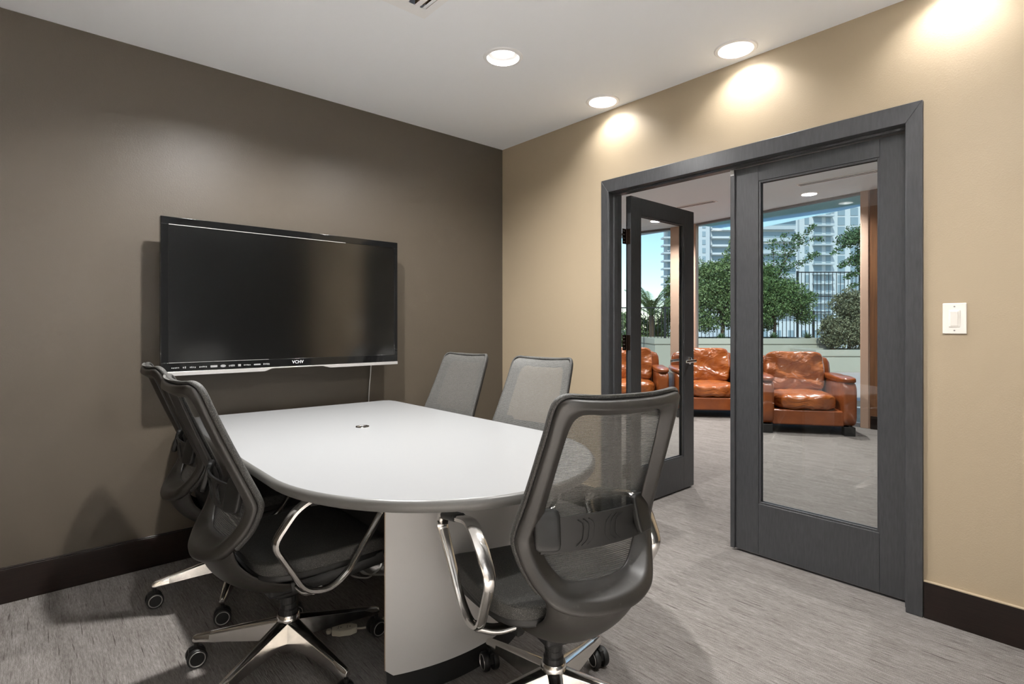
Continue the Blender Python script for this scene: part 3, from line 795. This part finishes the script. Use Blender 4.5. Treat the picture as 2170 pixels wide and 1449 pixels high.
        ca = add('caster', bm, [M_dark, M_satin], lg, smooth=False, bevel=.0005); ca.location = (.328, 0, 0)
    return root
proto = make_chair()
CH = [  # hub x, y, seat heading, base phase, caster swivel direction, label
    (1.194, 1.153, -15, 15.2, -20, 'dark mesh office chair at the rounded table end, nearest the camera and seen from behind'),
    (.690, 1.976, -89, -5.7, 262, 'dark mesh office chair on the left of the table, the nearer of the left pair'),
    (.728, 2.728, -92, 28.5, 262, 'dark mesh office chair left of the table, second from the camera, beside the television wall'),
    (1.708, 1.99, 99, 10, 0, 'grey mesh office chair right of the table, its back against the beige wall'),
    (1.652, 2.62, 94, 40, 0, 'grey mesh office chair right of the table, its back against the taupe wall corner')]
for i, (x, y, th, ph, sw, lb) in enumerate(CH):
    c = proto if i == 0 else copy_tree(proto)
    c.location = (x, y, 0); c.rotation_euler = (0, 0, rad(th)); tag(c, lb, 'chair', 'mesh office chairs around the table')
    k = 0
    for ch in c.children:
        if ch.name.startswith('leg'):
            a = ph+72*k-th; ch.rotation_euler = (0, 0, rad(a)); k += 1
            for cs in ch.children: cs.rotation_euler = (0, 0, rad(sw+90-(ph+72*(k-1)) + random.uniform(-12, 12)))

# ------------------------------------------------------------------ lounge armchairs, facing local +Y
def make_sofa():
    root = empty('leather_armchair')
    W2 = .497
    bm = BM(); box(bm, -W2+.13, W2-.13, -.36, .40, .10, .27); add('seat_base', bm, M_leather2, root, bevel=.02, seg=3)
    def wr(p, q):
        k = noise.noise(Vector((q.x*7, q.y*7, q.z*7)))*.012+noise.noise(Vector((q.x*16+5, q.y*16, q.z*16)))*.006
        return q+q.normalized()*k
    for sx in (-1, 1):
        bm = BM(); ball(bm, .080, .43, .255, 7, 8, Matrix.Translation((sx*(W2-.080), .0, .350)))
        ar = add('armrest', bm, M_leather2, root, smooth=True)
        bm = BM(); ball(bm, .090, .42, .036, 4, 8, Matrix.Translation((sx*(W2-.082), .01, .612)), wr); add('arm_cushion', bm, M_leather2, ar, smooth=True)
    bm = BM(); ball(bm, W2-.05, .085, .34, 8, 8, Matrix.Translation((0, -.42, .50)) @ Matrix.Rotation(rad(6), 4, 'X')); add('backrest', bm, M_leather2, root, smooth=True)
    def wr2(p, q):
        edge = max(abs(p.x), abs(p.y))
        g = math.sin(p.x*14+3*noise.noise(Vector((p.x*3, p.y*3, 1))))*.008*max(0, edge-.4)
        k = noise.noise(Vector((q.x*6+9, q.y*6, q.z*6)))*.016+noise.noise(Vector((q.x*15, q.y*15+3, q.z*15)))*.007+g
        return q+Vector((0, .3, 1)).normalized()*k
    bm = BM(); ball(bm, W2-.168, .36, .100, 4, 18, Matrix.Translation((0, .06, .355)), wr2); add('seat_cushion', bm, M_leather, root, smooth=True)
    def wr3(p, q):
        r = math.hypot(p.x*.9, p.z); an = math.atan2(p.z+.25, p.x)
        g = .011*math.sin(an*7+2*noise.noise(Vector((p.x*2, 0, p.z*2))))*min(1, r*1.4)
        k = noise.noise(Vector((q.x*8+3, q.y*8, q.z*8)))*.016+noise.noise(Vector((q.x*20, q.y*20+3, q.z*20)))*.006
        return q+Vector((0, 1, 0))*(k+g-.03*math.exp(-r*r*14))
    bm = BM(); ball(bm, W2-.170, .105, .240, 6.5, 22, Matrix.Translation((0, -.255, .655)) @ Matrix.Rotation(rad(10), 4, 'X'), wr3); add('back_cushion', bm, M_leather, root, smooth=True)
    for sx in (-1, 1):
        for y in (-.36, .36):
            bm = BM(); box(bm, sx*(W2-.08)-.055, sx*(W2-.08)+.055, y-.05, y+.05, 0, .10); add('foot', bm, M_black, root, bevel=.006)
    return root
sp = make_sofa()
def place_sofa(o, fl, fr, lb):
    fl = Vector(fl); fr = Vector(fr); d = (fr-fl).normalized()       # front edge, left to right as seen
    n = Vector((-d.y, d.x))                                          # pointing away from the viewer
    mid = (fl+fr)/2 + n*.43
    o.location = (mid.x, mid.y, 0); o.rotation_euler = (0, 0, math.atan2(-n.x*-1, n.y*-1*-1) if False else math.atan2(n.x, -n.y))
    tag(o, lb, 'armchair', 'tan leather armchairs by the lounge window')
place_sofa(sp, (6.19, 2.76), (6.776, 1.909-.02), 'tan leather armchair seen whole through the closed door glass')
s2 = copy_tree(sp); place_sofa(s2, (6.41, 3.945), (7.04, 3.18), 'tan leather armchair seen in the gap between the two door leaves')
s3 = copy_tree(sp); place_sofa(s3, (5.79, 4.80), (6.42, 4.04), 'tan leather armchair seen through the open door leaf, leftmost of the three')

# ------------------------------------------------------------------ lounge window wall and column
def wall_pane(name, a, b, z0, z1, lb):
    a = Vector(a); b = Vector(b); d = (b-a); L = d.length; an = math.atan2(d.y, d.x)
    M = Matrix.Translation((a.x, a.y, 0)) @ Matrix.Rotation(an, 4, 'Z')
    root = empty(name); root['kind'] = 'structure'; root['label'] = lb
    bm = BM(); box(bm, 0, L, -.005, .005, z0, z1, M); add('glass_pane', bm, M_wglass, root)
    bm = BM(); box(bm, 0, L, -.03, .03, 0, z0, M); box(bm, 0, L, -.03, .03, z1, z1+.04, M); add('window_frame', bm, M_grey, root)
wall_pane('window_1', (7.47, 2.09), (7.84, 4.44), .05, ZL-.03, 'floor to ceiling glass behind the armchairs')
wall_pane('window_2', (7.87, 4.91), (7.70, 5.75), .05, ZL-.03, 'left floor to ceiling glass of the lounge')
wall_pane('window_3', (7.70, 5.75), (7.35, 8.0), .05, ZL-.03, 'leftmost floor to ceiling glass of the lounge')
bm = BM(); box(bm, 7.80, 7.90, 4.45, 4.90, 0, ZL); struct('column', bm, M_colm, bevel=.01); bpy.data.objects['column']['label'] = 'rose beige column between the lounge windows'
bm = BM(); box(bm, 7.78, 7.80, 4.60, 4.68, 0, ZL); struct('trim_6', bm, M_grey)
bm = BM(); prism(bm, [(7.45, 1.5), (7.94, 1.5), (8.82, 3.89), (8.95, 4.25), (7.9, 4.42)], ZL-.02, ZL-.01); struct('canopy', bm, M_soffit)

# ------------------------------------------------------------------ terrace and what stands beyond
def ex(u, d): return RGT*((u-1085)/1150.993*d) + FWD*d               # plan point seen in direction u at depth d
MX = Matrix(((RGT.x, FWD.x, 0, 0), (RGT.y, FWD.y, 0, 0), (0, 0, 1, 0), (0, 0, 0, 1)))   # local x to the right, y away
def rr(u, d): return (u-1085)/1150.993*d
bm = BM(); box(bm, -6, 22, 9.0, 24, -.12, -.02, MX); struct('terrace', bm, M_paver)
bm = BM(); box(bm, -400, 600, 24, 700, -3.2, -3.0, MX); struct('street_ground', bm, M_groundfar)
def planter(label, x0, x1, y0, y1, h):
    r = empty('planter', MX @ Vector(((x0+x1)/2, (y0+y1)/2, -.02))); r.rotation_euler = (0, 0, -YAW)
    tag(r, label, 'planter', 'cream concrete planters on the terrace')
    hx, hy = (x1-x0)/2, (y1-y0)/2
    bm = BM(); t = .18
    box(bm, -hx+.02, hx-.02, -hy+.02, hy-.02, 0, h-.20)
    for b in ((-hx, hx, -hy, -hy+t), (-hx, hx, hy-t, hy), (-hx, -hx+t, -hy+t, hy-t), (hx-t, hx, -hy+t, hy-t)): box(bm, *b, h-.17, h)
    box(bm, -hx+.03, hx-.03, -hy+.03, hy-.03, h-.20, h-.17); add('wall', bm, M_concrete, r, bevel=.01)
    bm = BM(); box(bm, -hx+t, hx-t, -hy+t, hy-t, h-.17, h-.06); add('soil', bm, M_soil, r)
planter('long cream concrete planter with trees behind the armchairs', rr(1387, 16), rr(1765, 16), 16, 18.6, .88)
planter('low cream concrete planter with a leafy bush at the right of the terrace', rr(1716, 14.9), rr(1716, 14.9)+5, 14.6, 15.95, .60)

def fence(label, x0, x1, y, z0, z1, step, mids=()):
    r = empty('iron_fence', MX @ Vector((x0, y, z0))); r.rotation_euler = (0, 0, -YAW); tag(r, label, 'fence', 'black iron fences')
    L = x1-x0; h = z1-z0
    bm = BM()
    for z in (0.08, h-.04)+tuple(mids): box(bm, 0, L, -.015, .015, z, z+.035)
    add('rail', bm, M_fence, r)
    n = int(L/step)
    for k in range(n+1):
        bm = BM()
        if k % 16 == 0: box(bm, k*step-.03, k*step+.03, -.03, .03, 0, h+.02); add('post', bm, M_fence, r)
        else: box(bm, k*step-.008, k*step+.008, -.008, .008, 0, h); add('picket', bm, M_fence, r)
fence('black iron fence on the left side of the terrace behind the palm', rr(1290, 17), rr(1440, 17), 17, -.02, 1.82, .11)
fence('low black iron fence along the back of the long planter', rr(1462, 18.3), rr(1760, 18.3), 18.3, .7, 1.72, .13)
fence('tall black iron fence rising behind the bush on the right', rr(1690, 19.5), rr(1870, 19.5), 19.5, -.02, 3.18, .14, (2.3,))

def leaf_quad(bm, p, s, up=.3):
    n = Vector((random.gauss(0, 1), random.gauss(0, 1), random.gauss(0, 1)+up)).normalized()
    t = n.cross(Vector((random.gauss(0, 1), random.gauss(0, 1), random.gauss(0, 1)))).normalized(); b = n.cross(t)
    q = [p-t*s, p+b*s*.45-t*s*.1, p+t*s, p-b*s*.45-t*s*.1]
    bm.faces.new([bm.verts.new(v) for v in q])
def tree(name, label, cat, u, d, z0, trunk_h, blobs, leaf, lm, nleaf, group=None, lean=0):
    """blobs: (du metres, dd, z, rx, ry, rz) crown lobes relative to the trunk"""
    base = MX @ Vector((rr(u, d), d, z0)); r = empty(name, base); r.rotation_euler = (0, 0, -YAW)
    tag(r, label, cat, group)
    bm = BM(); top = Vector((lean, 0, trunk_h))
    sweep(bm, smooth_path([(0, 0, -.05), (lean*.3+.03, 0, trunk_h*.5), top], 4), circ(.05, 8), (0, 1, 0), scales=None)
    for (a, b, c, x, y, z) in blobs:
        e = Vector((a, b, c+z*.3)); mid = (top+e)/2+Vector((random.uniform(-.1, .1), 0, .05))
        pts = smooth_path([top-Vector((0, 0, .1)), mid, e], 4)
        sweep(bm, pts, circ(.024, 6), (0, 1, .1), scales=[1-.8*i/len(pts) for i in range(len(pts))])
    add('trunk', bm, M_bark, r, smooth=True)
    bm = BM(); vol = [x*y*z for *_, x, y, z in blobs]; tot = sum(vol)
    for (a, b, c, x, y, z), vv in zip(blobs, vol):
        for _ in range(int(nleaf*vv/tot)):
            v_ = Vector((random.gauss(0, 1), random.gauss(0, 1), random.gauss(0, 1))).normalized()*(random.random()**.42)
            k = 1+.55*noise.noise(v_*2.6+Vector((a*3, b, c)))+.25*noise.noise(v_*6+Vector((a*3, b, c)))
            leaf_quad(bm, Vector((a+v_.x*x*k, b+v_.y*y*k, c+v_.z*z*k)), leaf*random.uniform(.6, 1.2))
    add_raw('foliage', bm, lm, r)
    return r
def twig(parent, pts, leaf, lm, n):
    bm = BM(); P = smooth_path(pts, 6); sweep(bm, P, circ(.014, 6), (0, 1, .1), scales=[1-.7*i/len(P) for i in range(len(P))]); add('branch', bm, M_bark, parent, smooth=True)
    bm = BM()
    for _ in range(n):
        i = random.randrange(len(P)//5, len(P)); t = i/len(P); q = P[i]+Vector((random.gauss(0, .10), random.gauss(0, .1), random.gauss(0, .055)+.01))*(1.5-t)
        leaf_quad(bm, q, leaf*random.uniform(.6, 1.1))
    add_raw('foliage', bm, lm, parent)
px = 1/1150.993
T = tree('tree', 'broad green tree in the long planter seen through the gap between the door leaves', 'tree', 1530, 17.2, .8, .95,
     [(-.55, 0, 1.35, .55, .6, .55), (.2, 0, 1.3, .62, .6, .6), (-.1, 0, 2.0, .62, .6, .55), (-.6, .1, 2.1, .35, .4, .45), (.35, 0, 2.5, .35, .4, .45), (.75, .1, 1.9, .35, .4, .55), (.35, 0, 3.0, .16, .2, .30), (-.75, 0, 1.3, .35, .4, .5), (-.55, 0, .55, .45, .5, .35), (.25, 0, .65, .5, .5, .3), (.75, 0, 1.2, .3, .4, .5)], .042, M_leafB, 30000, 'trees on the terrace')
T = tree('tree', 'tree with dense low crown and sparse high branches seen through the closed door glass', 'tree', 1640, 17.3, .8, .8,
     [(-.35, 0, 1.55, .55, .6, .55), (.3, 0, 1.45, .65, .6, .5), (.0, 0, 1.0, .6, .6, .35), (.75, 0, 1.1, .45, .5, .38), (-.2, 0, 2.1, .35, .4, .32), (.95, 0, .7, .35, .3, .25), (-.5, 0, .7, .4, .5, .4), (-.1, .2, .5, .3, .3, .25), (1.15, 0, 1.35, .22, .3, .2)], .038, M_leafA, 30000, 'trees on the terrace')
for P_, n_ in (([(0, 0, 1.6), (.3, 0, 2.4), (.75, 0, 3.0), (1.25, 0, 3.62)], 330), ([(0, 0, 1.7), (.45, .1, 2.2), (1.0, 0, 2.5), (1.35, 0, 2.75)], 300), ([(0, 0, 1.7), (.0, 0, 2.5), (-.05, 0, 3.15)], 260),
               ([(0, 0, 1.7), (-.3, 0, 2.4), (-.65, 0, 2.85)], 260), ([(.2, 0, 2.1), (.55, 0, 2.9), (.8, .1, 3.35)], 220), ([(.1, 0, 2.1), (.35, 0, 2.6), (.35, .1, 3.35)], 200), ([(.75, 0, 3.0), (1.1, 0, 3.15), (1.5, 0, 3.2)], 90), ([(-.2, 0, 2.1), (-.6, 0, 2.45), (-1.0, 0, 2.7)], 160)):
    twig(T, P_, .055, M_leafD, n_)
T = tree('tree', 'tree at the right of the terrace with branches hanging in from above', 'tree', 1888, 16.6, .5, 3.2,
     [(-.9, 0, 3.5, .5, .5, .30), (-.5, 0, 3.1, .45, .5, .45), (-1.25, 0, 3.35, .35, .4, .22), (-.7, 0, 2.5, .30, .4, .4), (-.2, 0, 3.6, .5, .5, .5), (-1.0, .1, 2.75, .22, .3, .22), (-.35, 0, 2.2, .25, .3, .3)], .045, M_leafD, 11000, 'trees on the terrace')
for P_, n_ in (([(-.5, 0, 3.4), (-1.2, 0, 3.3), (-1.75, 0, 2.95)], 160), ([(-.5, 0, 3.2), (-1.1, 0, 2.8), (-1.5, 0, 2.55)], 180), ([(-.5, 0, 2.9), (-.95, 0, 2.4), (-1.35, 0, 2.2)], 170), ([(-.3, 0, 2.5), (-.7, 0, 2.05), (-1.2, 0, 1.95)], 150)):
    twig(T, P_, .06, M_leafD, n_)
tree('bush', 'big leafy bush with pale edged leaves in the low planter', 'bush', 1798, 15.6, .5, .5,
     [(-.30, 0, .55, .48, .5, .42), (.2, 0, .8, .5, .5, .5), (0, 0, 1.35, .42, .5, .42), (.45, 0, 1.35, .4, .5, .4), (.35, 0, .45, .5, .5, .35), (-.42, -.1, .25, .3, .3, .22), (-.55, 0, .8, .2, .3, .25)], .040, M_leafC, 24000)
# greenery behind the left fence
tree('bush', 'mass of green shrubs behind the iron fence on the left', 'bush', 1375, 19.5, -.02, .6,
     [(-1.0, 0, .7, .6, .5, .7), (-.3, 0, .8, .6, .5, .8), (.4, 0, .9, .6, .5, .8), (-.9, 0, 1.5, .5, .5, .3), (.75, 0, 1.7, .25, .5, .5), (.72, 0, 2.5, .16, .3, .6)], .055, M_leafB, 14000)
# palm
pl = empty('palm', MX @ Vector((rr(1380, 18.6), 18.6, -.02))); pl.rotation_euler = (0, 0, -YAW); tag(pl, 'palm with arching fronds rising above the left iron fence', 'palm')
bm = BM(); sweep(bm, [(0, 0, 0), (.03, 0, .8), (0, 0, 1.6)], circ(.09, 10), (0, 1, 0)); add('trunk', bm, M_bark, pl, smooth=True)
for k in range(18):
    a = 2*PI*k/18+random.uniform(-.2, .2); el = random.uniform(.5, 1.4); L = random.uniform(1.1, 1.7)
    d = Vector((math.cos(a), math.sin(a)*.7, 0)); P = []
    for i in range(11):
        t = i/10; P.append(Vector((0, 0, 1.6))+d*(L*t*math.cos(el)+.2*t*t)+Vector((0, 0, L*t*math.sin(el)-.8*t*t*(1-.4*math.sin(el)))))
    bm = BM(); sweep(bm, P, circ(.010, 5), (0, 0, 1.01))
    for i in range(1, 11):
        t = (P[i]-P[i-1]).normalized(); s_ = t.cross(Vector((0, 0, 1))).normalized()
        for q in (0, .33, .66):
            p = P[i-1].lerp(P[i], q)
            for sg in (-1, 1):
                ln = .30*math.sin(PI*min(1, (i+q)/11.5))+.04; e = p+s_*sg*ln*.75+t*ln*.6-Vector((0, 0, ln*.35))
                bm.faces.new([bm.verts.new(v) for v in (p, p+t*.025, e)])
    add_raw('frond', bm, M_leafB, pl)
# strap-leaved plants on the planter
for u, lb in ((1528, 'small strap-leaved plant on the long planter below the broad tree'), (1640, 'small dark strap-leaved plant on the long planter, left of the spiky bright one'), (1712, 'spiky strap-leaved plant on the long planter beside the big bush')):
    base = MX @ Vector((rr(u, 16.3), 16.3, .80)); r = empty('strap_leaf_plant', base); tag(r, lb, 'plant', 'strap-leaved plants on the long planter')
    bm = BM()
    for k in range(90):
        a = random.uniform(0, 2*PI); L = random.uniform(.18, .36); d = Vector((math.cos(a), math.sin(a), 0)); s_ = Vector((-d.y, d.x, 0))*.008
        e = random.uniform(.2, .9); P = [d*L*t*e+Vector((0, 0, L*t*(1.2-e*.6)-.25*L*t*t)) for t in (0, .4, .75, 1)]
        V = [[bm.verts.new(p+s_*w_) for w_ in (-1, 1)] for p in P[:3]]; tip = bm.verts.new(P[3])
        for i in range(2): bm.faces.new((V[i][0], V[i][1], V[i+1][1], V[i+1][0]))
        bm.faces.new((V[2][0], V[2][1], tip))
    add_raw('leaves', bm, M_leafD, r)

# towers across the street
def tower(label, u0, u1, d, depth, z1, m):
    r = empty('apartment_tower', MX @ Vector((rr(u0, d), d, -3))); r.rotation_euler = (0, 0, -YAW); tag(r, label, 'building', 'pale apartment towers across the street')
    W = rr(u1, d)-rr(u0, d)
    bm = BM(); box(bm, 0, W, 0, depth, 0, z1+3); add('wall', bm, m, r)
    return r, W
def part_box(r, name, m, *b):
    bm = BM(); box(bm, *b); return add(name, bm, m, r)
# A: white tower behind the right pane
dA = 172; kA = dA*px
r, W = tower('white apartment tower with stacked balconies behind the right side of the glass', 1694, 2010, dA, 6, 62, M_tower)
X = lambda u: (u-1694)*kA
for k in range(14):
    zt = 3+(692-(463+20.6*k-82))*kA+H-3 if False else (H+3)+(692-(401+20.4*k))*kA
    if zt < 4: continue
    part_box(r, 'window', M_twin, X(1705), X(1714), -.15, .1, zt-2.0, zt+.3)
    part_box(r, 'window', M_twin, X(1724), X(1741), -.15, .1, zt-2.2, zt+.5)
    part_box(r, 'window', M_twin, X(1750), X(1760), -.15, .1, zt-2.2, zt+.5)
    part_box(r, 'balcony', M_tower2, X(1721), X(1763), -1.6, 0, zt-2.7, zt-2.25)
    part_box(r, 'window', M_twin, X(1775), X(1790), -.15, .1, zt-2.2, zt+.3)
    part_box(r, 'window', M_twin, X(1802), X(1818), -.15, .1, zt-2.2, zt+.3)
# B: banded block
dB = 150; kB = dB*px
r, W = tower('pale apartment block with long horizontal balcony bands', 1590, 1690, dB, 5, 52, M_tower)
for k in range(9):
    zt = (H+3)+(692-(440+25.5*k))*kB
    if zt < 5: continue
    part_box(r, 'window', M_twin, .3, W-.6, -.15, .1, zt-1.6, zt)
    part_box(r, 'balcony', M_tower2, 0, W-1.2, -1.5, 0, zt-2.9, zt-1.9)
# C: plain tower in the doorway gap
dC = 200; kC = dC*px
r, W = tower('plain pale tower seen in the gap between the door leaves', 1472, 1504, dC, 6, 70, M_tower2)
for k in range(8):
    zt = (H+3)+(692-(452+17.5*k))*kC
    if zt < 5: continue
    part_box(r, 'window', M_twin, (1488-1472)*kC, (1495-1472)*kC, -.15, .1, zt-2.4, zt-.6)
r, W = tower('pale tower with open balcony floors right of the plain tower', 1504, 1580, dC+4, 6, 70, M_tower)
for k in range(9):
    zt = (H+3)+(692-(452+17.5*k))*kC
    if zt < 5: continue
    part_box(r, 'window', M_twin, .8, W-1, -.15, .1, zt-2.0, zt)
    part_box(r, 'balcony', M_tower, .3, W-.3, -1.8, 0, zt-2.7, zt-2.0)
# D: left tower with projecting balconies
r, W = tower('slim glass tower with projecting white balconies at the left', 1414, 1446, 210, 5, 60, M_tower2)
for k in range(10):
    zt = (H+3)+(692-(474+16.3*k))*210*px
    if zt < 5: continue
    part_box(r, 'balcony', M_tower, -2.0, 1.0, -2, 2, zt-2.9, zt-2.3)
    part_box(r, 'window', M_twin, .2, W-.5, -.15, .1, zt-2.2, zt)
# low building glimpsed under the tree crown
r, W = tower('low white building glimpsed below the tree crown through the fence', 1560, 1800, 90, 12, 1.8, M_tower)
for k in range(8): part_box(r, 'window', M_twin, 2+k*2.2, 3.0+k*2.2, -.1, .1, 2.4, 3.6)
